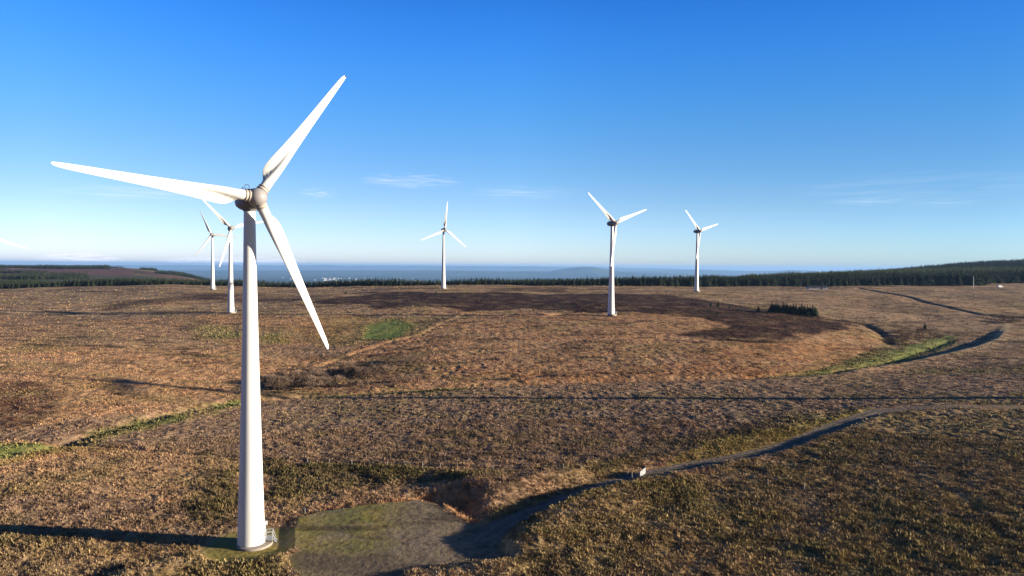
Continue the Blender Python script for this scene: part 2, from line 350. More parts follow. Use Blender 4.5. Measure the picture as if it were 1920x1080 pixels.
# burnt and heather ground
reg([(640, 557), (700, 549), (900, 551), (1240, 553), (1400, 574), (1560, 598), (1570, 616), (1450, 642), (1340, 640), (1250, 628), (1330, 610), (1300, 598), (1150, 584), (1000, 576), (880, 584), (780, 580), (700, 583), (600, 566)], 'heather', 7, 16, 1.1, 30)
reg([(915, 541), (1060, 539), (1060, 548), (930, 547)], 'heather', 8, 6, .85)
reg([(170, 577), (260, 561), (440, 550), (440, 556), (300, 570), (190, 583)], 'heather', 8, 8, .8)
reg([(300, 556), (460, 548), (640, 556), (640, 566), (460, 563)], 'heather', 8, 8, .6)
reg([(-100, 710), (60, 722), (120, 742), (100, 772), (30, 800), (-100, 802)], 'heather', 4, 5, .75)
reg([(40, 640), (180, 618), (230, 632), (120, 655), (40, 660)], 'olive', 8, 8, .6)
reg([(0, 596), (240, 590), (420, 600), (420, 660), (200, 650), (0, 640)], 'mauve', 14, 10, .7)
reg([(480, 645), (680, 645), (640, 668), (500, 668)], 'mauve', 4, 4, .8)
reg([(1340, 560), (1640, 560), (1900, 600), (1860, 620), (1680, 612), (1560, 592)], 'mauve', 15, 12, .6)
reg([(1400, 548), (1920, 548), (1950, 575), (1700, 572), (1450, 560)], 'tan', 10, 8, .5)
reg([(1560, 600), (1640, 604), (1760, 612), (1780, 628), (1700, 640), (1666, 645), (1650, 622)], 'scrub', 5, 4, .85)
reg([(1664, 645), (1700, 640), (1640, 655), (1600, 650)], 'dark', 3, 2, .6)
reg([(500, 716), (590, 700), (660, 684), (740, 664), (800, 660), (800, 700), (740, 722), (640, 736), (500, 742)], 'scrub', 3, 2, .7)
reg([(0, 858), (100, 836), (200, 804), (330, 766), (450, 746), (450, 764), (330, 792), (200, 828), (90, 852), (0, 874)], 'moss', 3, 2, .55)
reg([(700, 744), (1000, 720), (1400, 710), (1560, 700), (1920, 692), (1980, 736), (1500, 741), (960, 747)], 'tan', 3, 3, .45)
reg([(590, 952), (790, 926), (850, 915), (800, 940), (700, 950), (600, 964)], 'bracken', 1.2, .8, .6)
# damp green ground
reg([(684, 612), (700, 602), (735, 597), (778, 610), (770, 624), (738, 637), (684, 634)], 'green', 6, 4, .9)
reg([(600, 595), (840, 595), (790, 628), (640, 650), (600, 640)], 'olive', 8, 5, .6)
reg([(360, 622), (385, 612), (440, 614), (455, 632), (400, 640)], 'green', 8, 6, .38)
reg([(480, 632), (520, 625), (548, 630), (540, 642), (490, 646)], 'green', 7, 5, .42)
reg([(350, 605), (600, 610), (600, 645), (350, 645)], 'olive', 10, 6, .45)
reg([(-60, 838), (60, 828), (110, 838), (60, 852), (-60, 872)], 'green', 3, 2, .75)
reg([(392, 758), (420, 750), (456, 748), (452, 758), (400, 770)], 'green', 2.5, 2, .6)
reg([(60, 845), (200, 812), (330, 776), (440, 752), (440, 760), (330, 786), (200, 822), (90, 848)], 'yellow', 2, 1.5, .15)
reg([(160, 810), (330, 772), (400, 765), (330, 790), (190, 822)], 'dullgreen', 3, 2, .7)
reg([(1500, 702), (1560, 692), (1620, 666), (1690, 645), (1770, 624), (1800, 628), (1790, 642), (1740, 655), (1690, 682), (1600, 692)], 'green', 5, 3, .7)
reg([(1420, 706), (1540, 690), (1620, 655), (1650, 650), (1600, 680), (1520, 704)], 'dullgreen', 3, 1.5, .8)
reg([(1700, 690), (1960, 690), (1960, 702), (1700, 702)], 'olive', 3, 2, .7)
reg([(600, 742), (640, 738), (900, 724), (900, 730), (660, 744)], 'dullgreen', 1.5, 1, .8)
reg([(1890, 738), (1960, 734), (1960, 746), (1900, 745)], 'yellow', 2, 1, .6)
# rushes
reg([(490, 884), (600, 872), (770, 872), (960, 884), (960, 905), (840, 912), (700, 915), (490, 945)], 'rush', 3, 3, .9)
reg([(345, 985), (360, 930), (400, 885), (455, 880), (455, 985)], 'rush', 3, 3, .8)
reg([(500, 940), (700, 920), (830, 908), (800, 930), (700, 945), (560, 958), (500, 985)], 'tan', 2, 2, .6)
reg([(1190, 830), (1300, 815), (1430, 790), (1560, 768), (1640, 755), (1640, 764), (1500, 798), (1330, 830), (1260, 860), (1130, 885), (1110, 878)], 'rush', 2.5, 2.5, .6)
reg([(1200, 905), (1300, 900), (1310, 960), (1230, 960)], 'rush', 4, 4, .6)
reg([(1240, 872), (1330, 828), (1400, 812), (1500, 796), (1590, 772), (1640, 766), (1560, 792), (1440, 838), (1300, 868)], 'yellow', 1.6, 1, .85)
reg([(1480, 850), (1600, 830), (1600, 870), (1500, 880)], 'rush', 4, 4, .5)
reg([(900, 900), (1000, 888), (1130, 890), (1150, 900), (1000, 945), (930, 975), (905, 975), (890, 930)], 'mauve', 2, 1.5, .6)
reg([(905, 985), (930, 945), (1045, 915), (1130, 893), (1190, 890), (1190, 905), (1085, 945), (1000, 975), (920, 1000)], 'olive', 1.5, 1, .75)
reg([(560, 960), (790, 930), (905, 908), (910, 985), (840, 960), (800, 942), (700, 952), (560, 970)], 'bracken', 1.2, .8, .5)
LINES = [(STREAM, 3.2, 'moss', .6), (STREAM, .8, 'dullgreen', .5), (PATH, .42, 'path', .3), (RAV, 1.8, 'path', 1.2), (DITCH, 1.5, 'rush', .7), (DITCH, .5, 'dark', .8), (TRENCH, 2.6, 'dark', .8), (EDGE, 3, 'dark', .7), (OPENC, 5, 'rush', .8), (OPENC, 3, 'dark', .8)]
LINES += [(W_(p), w, c, a) for p, w, c, a in [
    ([(0, 868), (45, 855)], .5, 'path', .9), ([(395, 742), (385, 752), (400, 768)], .6, 'dark', .7),
    ([(270, 784), (345, 768), (400, 762), (450, 758)], .5, 'path', .7), ([(1480, 694), (1600, 690), (1700, 694), (1960, 706)], .9, 'straw', .6),
    ([(780, 582), (810, 585), (860, 592), (1070, 592)], 3, 'dark', .75), ([(878, 590), (905, 570), (920, 560)], 2.5, 'dark', .7), ([(775, 570), (800, 575), (800, 582)], 2.5, 'dark', .6),  # first entry: the knoll turbine's cast shadow given as dark colour
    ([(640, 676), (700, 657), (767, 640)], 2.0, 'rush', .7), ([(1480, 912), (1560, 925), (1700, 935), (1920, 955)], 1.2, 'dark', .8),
    ([(1360, 545), (1500, 548), (1620, 546)], 2.5, 'straw', .6), ([(350, 533), (395, 543)], 3, 'dark', .6), ([(270, 900), (300, 920), (420, 960), (470, 985)], .6, 'dark', .5),
    ([(180, 915), (300, 945), (330, 965)], .6, 'dark', .5)]]
LINES += [(W_([(1085+46*i+3*math.sin(i*5), 640), (1088+46*i+4*math.cos(i*3), 655), (1080+44*i, 672)]), 1.0, 'dark', 1.0) for i in range(7)]
LINES += [(W_([(1306, 680), (1308, 665), (1312, 650)]), .8, 'dark', .7)]

def cover(X, Y):
    """albedo of the ground cover and a mask of where grass stands (0 bare - 1 rank)"""
    n1 = fbm(X, Y, 38, 4, 41); n2 = fbm(X, Y, 7, 3, 43); n3 = fbm(X*.45, Y*1.6, 16, 3, 47)
    col = C['tan'][None]*(1-0) + 0*X[:, None]
    def mix(c, f):
        nonlocal col
        f = np.clip(f, 0, 1)[:, None]; col = col*(1-f)+c[None]*f
    mix(C['straw'], sstep(n3, 0.0, .5)*.5); mix(C['mauve'], sstep(-n1, -.05, .35)*.75); mix(C['bracken'], sstep(n2, .12, .5)*.35)
    mix(C['olive'], sstep(fbm(X, Y, 24, 3, 53), .15, .4)*.6); mix(C['heather'], sstep(fbm(X*.5, Y*1.3, 30, 3, 59), .28, .5)*.45*sstep(Y, 240, 320))
    def lay(regs):
        nonlocal col
        for P, c, soft, warp, amt, lam in regs:
            m = near(X, Y, P, soft+warp+1)
            if not m.any(): continue
            x, y = X[m], Y[m]; d = poly_sd(x, y, P) + warp*1.3*fbm(x, y, lam, 3, 61)
            f = (1-sstep(d, -soft/2, soft/2))*amt*(0.82+0.35*n2[m]); cc = col[m]; f = np.clip(f, 0, 1)[:, None]; col[m] = cc*(1-f)+c[None]*f
    st_ = sstep(Y, 225, 260)
    mix(C['heather'], sstep(fbm(X*.35, Y, 13, 4, 151), .16, .42)*.55*st_); mix(C['dark'], sstep(fbm(X*.4, Y, 5.5, 3, 153), .26, .5)*.45*st_)
    mix(C['straw'], sstep(fbm(X*.3, Y, 17, 4, 157), .05, .35)*.6*st_); mix(C['orange'], sstep(fbm(X*.5, Y, 30, 3, 159), .05, .4)*.4*st_*(1-sstep(Y, 420, 520)))
    mix(C['dark'], sstep(fbm(X*.4, Y, 6, 3, 161), .22, .5)*.4*(1-st_)); mix(C['straw'], sstep(fbm(X*.6, Y, 9, 3, 163), .18, .45)*.3*(1-st_))
    lay(R_)
    pale_cover = sstep(col[:, 0], .10, .22)  # gate by cover tone: keeps straw and olive off heather and dark covers
    mix(C['dark'], sstep(fbm(X*.35, Y, 9, 4, 181), .2, .45)*.38*st_); mix(C['straw'], sstep(fbm(X*.3, Y, 12, 4, 183), .12, .4)*.45*st_*pale_cover)
    mix(C['olive'], sstep(fbm(X*.6, Y, 10, 3, 187), .1, .4)*.35*pale_cover); mix(C['dark'], sstep(fbm(X*.5, Y, 5, 2, 191), .3, .5)*.65*st_)
    # straw coloured and dark flecks of single tussocks inside every cover
    n4 = fbm(X, Y, 1.6, 2, 67); n5 = fbm(X, Y, 3.6, 2, 71)
    bare = np.zeros(X.shape)
    mix(C['straw'], sstep(n4+.4*n5, .10, .5)*.34*(.25+.75*pale_cover)); mix(C['rush'], sstep(-n5+.3*n4, .12, .5)*.22*(1-sstep(Y, 300, 700)*.5))
    mix(C['dark'], sstep(fbm(X, Y, 1.5, 2, 171), .12, .5)*.5); mix(C['heather'], sstep(fbm(X, Y, 3.0, 2, 173), .15, .5)*.35)
    lay(G_)
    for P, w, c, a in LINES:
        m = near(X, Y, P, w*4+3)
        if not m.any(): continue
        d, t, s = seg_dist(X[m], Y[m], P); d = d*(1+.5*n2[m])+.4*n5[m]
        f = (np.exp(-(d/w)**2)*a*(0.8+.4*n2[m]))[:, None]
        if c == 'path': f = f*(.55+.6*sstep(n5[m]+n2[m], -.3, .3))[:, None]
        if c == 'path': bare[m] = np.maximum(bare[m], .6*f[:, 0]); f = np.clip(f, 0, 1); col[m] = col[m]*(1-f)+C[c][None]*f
    m = (Y < 260)
    if m.any():
        x, y = X[m], Y[m]; cc = col[m]
        def mx(c, f):
            nonlocal cc
            f = np.clip(f, 0, 1)[:, None]; cc = cc*(1-f)+c[None]*f
        ds = poly_sd(x, y, PAD)+.6*fbm(x, y, 3.5, 3, 9)+.9*fbm(x, y, 1.6, 3, 73); k = 1-sstep(ds, -.7, .5); nn = fbm(x*.5, y*1.5, 5, 4, 79); b = k.copy()
        mx(C['moss'], k); mx(C['gravel'], k*sstep(nn, -.15, .35)*.8); mx(C['gravel'], k*.35); mx(C['yellow'], k*sstep(fbm(x, y, 7, 3, 83), -.3, .2)*.7*(1-sstep(x, -22, -14))); mx(C["dullgreen"], k*sstep(fbm(x*.5, y*1.4, 5, 3, 87), 0, .4)*.5*(1-sstep(x, -20, -10)))
        mx(C['gravel'], k*sstep(x, -24, -12)*.75); mx(C['roadlight'], k*sstep(fbm(x, y, .9, 2, 88), .15, .5)*.4); mx(C['dark'], k*sstep(fbm(x, y, 1.1, 2, 86), .2, .5)*.4); mx(C['dark'], k*.6*sstep(fbm(x*.35, y*1.4, 5, 3, 85), .1, .4)); mx(C['gravel']*.8, k*.6*(1-sstep(y+.1*x, 89, 93)))
        rt = np.hypot(x-TB[0], (y-TB[1]))+.7*fbm(x, y, 2.5, 2, 89); k = (1-sstep(rt, 5.6, 7.4)); mx(C['moss'], k*.85); mx(C['gravel'], k*.5*sstep(nn, 0, .4)); b = np.maximum(b, k*.85)
        d, t, s = seg_dist(x, y, ROAD); d = d+.3*fbm(x, y, 3, 3, 97); k = (1-sstep(d+.5*fbm(x, y, 1.2, 2, 99), 1.7-.5*sstep(t, 9, 13), 2.5-.6*sstep(t, 9, 13)))*(1-.65*sstep(t, 11.5, 13.5))
        mx(C['road'], k); mx(C['roadlight'], k*(np.exp(-((d-.95)/.4)**2)*.8+.25*sstep(nn, .1, .5))); mx(C['moss'], k*np.exp(-(d/.35)**2)*.35*sstep(t, 2, 4)); b = np.maximum(b, k)
        col[m] = cc; bare[m] = b
    # plantation floor and the far country
    return col, bare
FOREST = [W_([(-260, 560), (0, 544), (200, 540), (330, 534)])]      # (kept for reference of the plantation's near edge)
def forest_mask(X, Y):
    """1 where conifers stand: the plantation behind the moor"""
    px = 960+F*X/np.maximum(Y, 1)
    front = np.interp(px, [-1400, 0, 150, 300, 400, 480, 600, 700, 860, 1000, 1330, 1500, 1700, 1840, 1860, 1920, 3300],
                          [700, 715, 720, 725, 735, 735, 730, 712, 715, 712, 708, 730, 745, 750, 820, 850, 900])
    back = np.interp(px, [-1400, 0, 300, 420, 500, 900, 1000, 1330, 1400, 1500, 1700, 3300], [860, 860, 840, 800, 800, 800, 830, 860, 1150, 1250, 1850, 2000])
    front = front + 8*fbm(X, Y, 60, 2, 101)
    m = (Y > front) & (Y < back)
    m &= ~((px > 1690) & (Y > 1210+20*fbm(X, Y, 80, 2, 3)) & (Y < 1330))       # the ride between the two blocks
    m |= (px > 85) & (px < 205) & (Y > 1950) & (Y < 2400) | (px < 90) & (Y > 2050) & (Y < 2300) & (fbm(X, Y, 90, 2, 7) > -.1)
    m |= (px < 440) & (Y > 1150) & (Y < 2350) & (fbm(X, Y, 130, 3, 9) > .3)
    return m
def cover_far(X, Y, col):
    f = sstep(Y, 760, 1000)[:, None]; n = fbm(X, Y, 160, 4, 111); n2 = fbm(X*1.2, Y*.5, 900, 3, 113)
    c = np.array([.10, .075, .045])[None]+0*X[:, None]; k = sstep(n, -.1, .3)[:, None]; c = c*(1-k)+np.array([.20, .11, .08])[None]*k
    k = sstep(fbm(X, Y, 90, 3, 117), .15, .4)[:, None]; c = c*(1-k)+np.array([.27, .19, .10])[None]*k
    px = 960+F*X/np.maximum(Y, 1); yg = ((px < 440) & (Y > 850) & (Y < 1500+60*n))[:, None]
    c = np.where(yg, np.array([.10, .105, .065])*(1+.25*n[:, None]), c)
    pr = ((px < 250) & (Y > 1500+60*n) & (Y < 1950))[:, None]; c = np.where(pr, np.array([.19, .10, .085])*(1+.4*n[:, None]), c)
    ride = ((px > 1680) & (Y > 1195) & (Y < 1345))[:, None]; c = np.where(ride, np.array([.20, .18, .11]), c)
    fm = forest_mask(X, Y)[:, None]; c = np.where(fm, np.array([.045, .05, .028])[None], c)
    low = sstep(Y, 3300, 4500)[:, None]; k = sstep(n2, -.2, .3)[:, None]
    lc = np.array([.035, .055, .035])[None]*(1-k)+np.array([.075, .095, .05])[None]*k
    c = c*(1-low)+lc*low
    return col*(1-f)+c*f

# ------------------------------------------------------------------ materials
def mat(name, color=None, rough=0.6, spec=0.3, attr=False, noise=None, bump=None, transl=0):
    m = bpy.data.materials.new(name); m.use_nodes = True; t = m.node_tree; p = t.nodes['Principled BSDF']
    p.inputs['Roughness'].default_value = rough; p.inputs['Specular IOR Level'].default_value = spec
    src = None
    if attr:
        a = t.nodes.new('ShaderNodeAttribute'); a.attribute_name = 'tint'; src = a.outputs['Color']
    else: p.inputs['Base Color'].default_value = (*color, 1)
    co = t.nodes.new('ShaderNodeTexCoord')
    if noise:
        sc, amt, stretch = noise
        mp = t.nodes.new('ShaderNodeMapping'); mp.inputs['Scale'].default_value = stretch; t.links.new(co.outputs['Object'], mp.inputs['Vector'])
        nz = t.nodes.new('ShaderNodeTexNoise'); nz.inputs['Scale'].default_value = sc; nz.inputs['Detail'].default_value = 5; nz.inputs['Roughness'].default_value = .65
        t.links.new(mp.outputs[0], nz.inputs['Vector'])
        mr = t.nodes.new('ShaderNodeMapRange'); mr.inputs['From Min'].default_value = .3; mr.inputs['From Max'].default_value = .7
        mr.inputs['To Min'].default_value = 1-amt; mr.inputs['To Max'].default_value = 1+amt*.6; t.links.new(nz.outputs[0], mr.inputs['Value'])
        mu = t.nodes.new('ShaderNodeMix'); mu.data_type = 'RGBA'; mu.blend_type = 'MULTIPLY'; mu.inputs['Factor'].default_value = 1
        if src: t.links.new(src, mu.inputs['A'])
        else: mu.inputs['A'].default_value = (*color, 1)
        t.links.new(mr.outputs[0], mu.inputs['B']); t.links.new(mu.outputs['Result'], p.inputs['Base Color'])
    elif src: t.links.new(src, p.inputs['Base Color'])
    if bump:
        nb = t.nodes.new('ShaderNodeTexNoise'); nb.inputs['Scale'].default_value = bump[0]; nb.inputs['Detail'].default_value = 4; t.links.new(co.outputs['Object'], nb.inputs['Vector'])
        b = t.nodes.new('ShaderNodeBump'); b.inputs['Distance'].default_value = bump[1]; t.links.new(nb.outputs[0], b.inputs['Height']); t.links.new(b.outputs[0], p.inputs['Normal'])
    return m
M = dict(
    ground=mat('moor_ground', attr=True, rough=1, spec=.05, noise=(1.1, .35, (1, 1, 1)), bump=(1.3, .13)),
    grass=mat('moor_grass', attr=True, rough=.9, spec=.08),
    white=mat('white_steel_paint', (.72, .72, .70), rough=.42, spec=.4, noise=(.5, .13, (2.5, 2.5, .12))),
    blade=mat('white_blade_coat', (.74, .75, .72), rough=.35, spec=.4, noise=(.5, .03, (1, 1, 1))),
    hub=mat('taupe_hub_paint', (.30, .285, .285), rough=.5, spec=.35, noise=(1.2, .12, (1, 1, 1))),
    root=mat('blade_root_cuff', (.42, .37, .32), rough=.55, spec=.3, noise=(2.0, .12, (1, 1, 1))),
    nacelle=mat('nacelle_grey', (.17, .165, .165), rough=.55, spec=.3, noise=(1.2, .15, (1, 1, 1))),
    dark=mat('dark_metal', (.05, .05, .055), rough=.5),
    steel=mat('galvanised_steel', (.38, .39, .40), rough=.5, spec=.5, noise=(6, .15, (1, 1, 1))),
    concrete=mat('concrete', (.36, .31, .26), rough=.9, noise=(2.5, .25, (1, 1, 1)), bump=(8, .02)),
    conifer=mat('conifer_needles', attr=True, rough=.9, spec=.1),
    bark=mat('bark', (.10, .075, .055), rough=.95, noise=(4, .3, (1, 1, .3))),
    twig=mat('bare_twigs', (.25, .175, .12), rough=.95, spec=.05, noise=(.8, .3, (1, 1, 1))),
    post=mat('weathered_post', (.22, .20, .17), rough=.9, noise=(5, .25, (1, 1, .3))),
    wall=mat('pale_render', (.62, .60, .57), rough=.8, noise=(1, .12, (1, 1, 1))),
    roof=mat('dark_roof', (.045, .05, .06), rough=.6, noise=(2, .2, (1, 1, 1))),
    whitewall=mat('white_cladding', (.8, .8, .8), rough=.6),
    glass=mat('dark_glass', (.03, .035, .04), rough=.1, spec=.5),
    water=mat('lake_water', (.10, .14, .18), rough=.25, spec=.6),
)

# ------------------------------------------------------------------ the ground: one sheet to the horizon
def build_ground():
    a_in = np.radians(np.arange(-42, 42.001, 0.105)); a_out = np.radians(np.array([-180, -150, -120, -95, -80, -68, -60, -54, -50, -47, -45, -43.4]))
    ang = np.concatenate([a_out, a_in, -a_out[::-1]])
    rows = [2.0, 15, 35, 55, 68, 74, 78]; d = 80.0
    while d < 66000:
        rows.append(d)
        if d < 235: d += .26
        elif d < 420: d += .26+(d-235)*.006
        elif d < 800: d += 1.4+(d-420)*.008
        elif d < 3500: d *= 1.006
        else: d *= 1.014
    rows = np.array(rows); nr, na = len(rows), len(ang)
    Rr, A = np.meshgrid(rows, ang, indexing='ij'); X = (Rr*np.sin(A)).ravel(); Y = (Rr*np.cos(A)).ravel()
    step = np.maximum(np.gradient(rows)[:, None], (rows*math.radians(.105))[:, None])+0*A
    step = np.where((np.abs(A) > math.radians(42.01)), 99., step).ravel()
    Z = height(X, Y, step); col, bare = cover(X, Y); col = cover_far(X, Y, col)
    i = np.arange(nr-1)[:, None]*na+np.arange(na-1)[None]; i = i.ravel(); q = np.stack([i, i+1, i+na+1, i+na], 1)
    c0 = len(X); V = np.stack([X, Y, Z], 1); V = np.vstack([V, [[0, 0, Z[na//2]]]]); col = np.vstack([col, col[:1]])
    j = np.arange(na-1); tr = np.stack([np.full(na-1, c0), j+1, j], 1)
    me = npmesh('ground', V, tris=tr, quads=q[:, ::-1], col=col, smooth=True)
    tag(link('ground', me, None, M['ground']), 'brown winter moorland of tussock grass, heather and bracken', None, None, 'structure')
    return len(V)
nv = build_ground()

# ------------------------------------------------------------------ tussocks (nobody could count them)
def build_tussocks(name, n, d0, d1, size, nb, wid, label, power=1.0):
    amax = math.radians(41.5); D = (d0**power+(d1**power-d0**power)*rng.random(n))**(1/power); a = (rng.random(n)*2-1)*amax
    X = D*np.sin(a); Y = D*np.cos(a); col, bare = cover(X, Y)
    clump = vnoise(X/2.3, Y/2.3, 5)
    keep = (rng.random(n) > bare*1.5) & (rng.random(n) < .35+.9*clump); 
    keep &= ~(col[:, 1] > col[:, 0]*1.04)
    X, Y, col, D = X[keep], Y[keep], col[keep], D[keep]; n = len(X)
    Z = height(X, Y, np.full(n, .3)+D*.002)
    tall = .78+.5*sstep(col[:, 1]/col[:, 0], .66, .82)
    sc = tall*size*(.55+.9*rng.random(n))*(.7+.6*vnoise(X/3.1, Y/3.1, 8))*np.where((bare[keep] > .1), .45, 1)
    ph = rng.random((n, nb))*2*np.pi; off = rng.random((n, nb))*.38; le = .35+.75*rng.random((n, nb)); lean = .25+.6*rng.random((n, nb))
    bx = X[:, None]+sc[:, None]*off*np.cos(ph); by = Y[:, None]+sc[:, None]*off*np.sin(ph); bz = np.broadcast_to(Z[:, None]-.05, bx.shape)
    tx = bx+sc[:, None]*le*lean*np.cos(ph); ty = by+sc[:, None]*le*lean*np.sin(ph); tz = bz+sc[:, None]*le
    w = sc[:, None]*wid*(.6+.8*rng.random((n, nb))); q = ph+np.pi/2+rng.normal(0, .5, (n, nb)); wx = w*np.cos(q); wy = w*np.sin(q)
    V = np.stack([np.stack([bx-wx, by-wy, bz], -1), np.stack([bx+wx, by+wy, bz], -1), np.stack([tx+wx*.35, ty+wy*.35, tz], -1), np.stack([tx-wx*.35, ty-wy*.35, tz-.05], -1)], 2)
    var = (.85+.35*rng.random((n, 1, 1, 1)))*(.85+.3*rng.random((n, nb, 1, 1)))
    cc = col[:, None, None, :]*var*np.ones((1, 1, 4, 1)); st = (rng.random((n, 1, 1, 1)) < .25)*.3
    cc = cc*(1-st)+np.array([.40, .27, .14])*st*(.6+.6*cc.mean(-1, keepdims=True)/.2)
    cc = np.clip(cc, 0, .6)
    V = V.reshape(-1, 3); f = np.arange(len(V)).reshape(-1, 4)
    me = npmesh(name, V, quads=f, col=cc.reshape(-1, 3)); o = link(name, me, None, M['grass'])
    tag(o, label, 'grass', None, 'stuff')
build_tussocks('tussock_grass', 150000, 82, 175, .40, 8, .12, 'rank tussock grass and rushes covering the near moor', 1.3)
build_tussocks('moor_grass', 150000, 170, 430, .36, 5, .30, 'dry tufted grass and bracken covering the rising moor behind the stream', 1.2)
build_tussocks('heather', 30000, 420, 760, .42, 4, .6, 'low heather and grass clumps covering the top of the moor', 1.0)

# ------------------------------------------------------------------ turbines
BR = 23.96; HUBH = 49.7; TILT = math.radians(3)
def tower_mesh(parent, detail=True):
    zs = [0, 2, 5, 9, 14, 20, 27, 34, 41, 48.3]; rs = [1.93, 1.86, 1.76, 1.63, 1.49, 1.34, 1.17, 1.02, .88, .78]
    R = []
    for z in np.linspace(0.35, 48.3, 34): R.append(ring((0, 0), float(np.interp(z, zs, rs)), float(z)))
    m = MB(); m.loft(R)
    for z in (16.2, 32.0): r = float(np.interp(z, zs, rs)); m.loft([ring((0, 0), r-.02, z-.05), ring((0, 0), r+.035, z-.03), ring((0, 0), r+.035, z+.03), ring((0, 0), r-.02, z+.05)], True, False)
    tw = m.build('tower', M['white'], parent)
    m = MB(); m.loft([ring((0, 0), .84, 47.9), ring((0, 0), .93, 48.0), ring((0, 0), .93, 48.35), ring((0, 0), .84, 48.45)]); m.build('yaw_collar', M['nacelle'], tw)
    return tw
def base_parts(root, tw, face):
    """concrete plinth, door, low step platform with rails; face = bearing of the door"""
    m = MB(); m.loft([ring((.5, 0), 2.5, -.6), ring((.5, 0), 2.48, .2), ring((.5, 0), 2.38, .3), ring((.5, 0), 1.2, .302)], False); m.build('foundation', M['concrete'], root)
    c, s = math.cos(face), math.sin(face)
    def P(a, b, z): return Vector((a*c-b*s, a*s+b*c, z))
    m = MB(); R = []
    for z, w in ((.85, .36), (.9, .42), (2.6, .42), (2.75, .36), (2.82, .2)):
        R.append([P(1.72, -w, z), P(1.93, -w, z), P(1.93, w, z), P(1.72, w, z)])
    m.loft(R, False); dr = m.build('door', M['white'], tw)
    m = MB(); m.tube(P(1.96, .30, 1.7), P(1.96, .30, 1.95), .025); m.build('handle', M['dark'], dr)
    m = MB(); m.box(P(2.0, 0, 3.0), (.42, .34, .46), face); m.build('lamp_housing', M['white'], tw)
    m = MB(); m.box(P(2.4, 0, .75), (1.15, 1.1, .08), face); m.box(P(3.1, 0, .52), (.28, .9, .06), face); m.box(P(3.36, 0, .30), (.28, .9, .06), face)
    for b in (-.48, .48):
        m.tube(P(2.95, b, .75), P(3.5, b, .22), .05); m.tube(P(2.9, b, .1), P(2.9, b, .75), .04)
    st = m.build('steps', M['steel'], root)
    for b in (-.52, .52):
        m = MB()
        for a in (2.0, 2.9): m.tube(P(a, b, .77), P(a, b, 1.85), .045)
        for z in (1.32, 1.85): m.tube(P(2.0, b, z), P(2.9, b, z), .045)
        m.tube(P(2.9, b, 1.85), P(3.3, b, .6), .04); m.build('railing', M['steel'], st)
def rotor_frame(yaw):
    n = Vector((math.sin(yaw)*math.cos(TILT), -math.cos(yaw)*math.cos(TILT), math.sin(TILT))); s = Vector((math.cos(yaw), math.sin(yaw), 0)); u = n.cross(s)
    if u.z < 0: u = -u
    return n, s, u
def blade_mesh(pitch=math.radians(2)):
    """blade along +Z; +X towards the trailing edge, +Y upwind"""
    rho = [1.75, 2.2, 2.6, 3.0, 3.5, 4.1, 5.0, 6.5, 8.5, 11, 14, 17, 20, 22.3, 23.3, 23.8, BR]
    ch = [1.42, 1.42, 1.48, 1.72, 2.08, 2.36, 2.40, 2.20, 1.90, 1.60, 1.33, 1.10, .88, .70, .55, .38, .10]
    th = [1, 1, .93, .70, .50, .40, .34, .29, .25, .22, .20, .18, .17, .16, .16, .16, .2]     # thickness / chord
    tw = [24, 24, 24, 23, 22, 20, 16.5, 11.5, 8.5, 6, 4, 2.6, 1.4, .7, .4, .2, 0]
    le = [.5, .5, .47, .40, .335, .30, .29, .29, .29, .29, .29, .29, .29, .29, .3, .33, .4]
    n = 40; rings = []
    for r, c, t, w, l in zip(rho, ch, th, tw, le):
        ts = np.linspace(0, 2*np.pi, n, endpoint=False); k = float(np.clip((1-t)/.5, 0, 1)); b = math.radians(w)+pitch; ring_ = []
        for a in ts:
            cx, cy = .5-.5*math.cos(a), .5*math.sin(a)*t
            x = .5-.5*math.cos(a); yt = 5*t*(.2969*math.sqrt(x)-.126*x-.3516*x*x+.2843*x**3-.1036*x**4); y = yt if math.sin(a) >= 0 else -yt*.62
            px = (x-l)*c; py = (cy*(1-k)+y*k)*c
            if 2.4 < r < 10:                                   # round root tube with a thin flap behind it
                g = float(np.interp(r, [2.4, 3.2, 6.5, 10], [0, .95, .8, 0])); rs = float(np.interp(r, [2.4, 5, 10], [.72, .52, .3])); fl = .07*(1-abs(2*x-1)**3)*c*.6
                sp_ = max(math.sqrt(max(rs*rs-(px+l*c-rs)**2, 0)), fl if math.sin(a) != 0 else 0) * (1 if math.sin(a) >= 0 else -1); py = py*(1-g)+sp_*g
            # leading edge tips upwind
            X = px*math.cos(b)+py*math.sin(b); Y = -px*math.sin(b)+py*math.cos(b)
            ring_.append(Vector((X, Y, r)))
        rings.append(ring_)
    # refine along the span
    fine = []
    for i in range(len(rings)-1):
        m_ = max(1, int((rho[i+1]-rho[i])/.7))
        for j in range(m_): fine.append([a.lerp(b_, j/m_) for a, b_ in zip(rings[i], rings[i+1])])
    fine.append(rings[-1]); return fine
BLADE = MB(); BLADE.loft(blade_mesh()); _bo = BLADE.build('blade', M['blade']); BLADE_ME = _bo.data; bpy.data.objects.remove(_bo)
def ring_z(r, z, n=28): return [Vector((r*math.cos(2*math.pi*k/n), r*math.sin(2*math.pi*k/n), z)) for k in range(n)]
_m = MB(); _m.loft([ring_z(.80, .55), ring_z(.80, 1.12), ring_z(.86, 1.14), ring_z(.86, 1.3), ring_z(.76, 1.33), ring_z(.76, 1.55), ring_z(.80, 1.57), ring_z(.80, 1.74), ring_z(.72, 1.78)]); _o = _m.build('blade_root', M['root']); ROOT_ME = _o.data; bpy.data.objects.remove(_o)
_m = MB(); _m.loft([ring_z(.10, BR-.22, 10), ring_z(.095, BR-.02, 10), ring_z(.03, BR+.1, 10)]); _o = _m.build('blade_tip', M['dark']); TIP_ME = _o.data; bpy.data.objects.remove(_o)

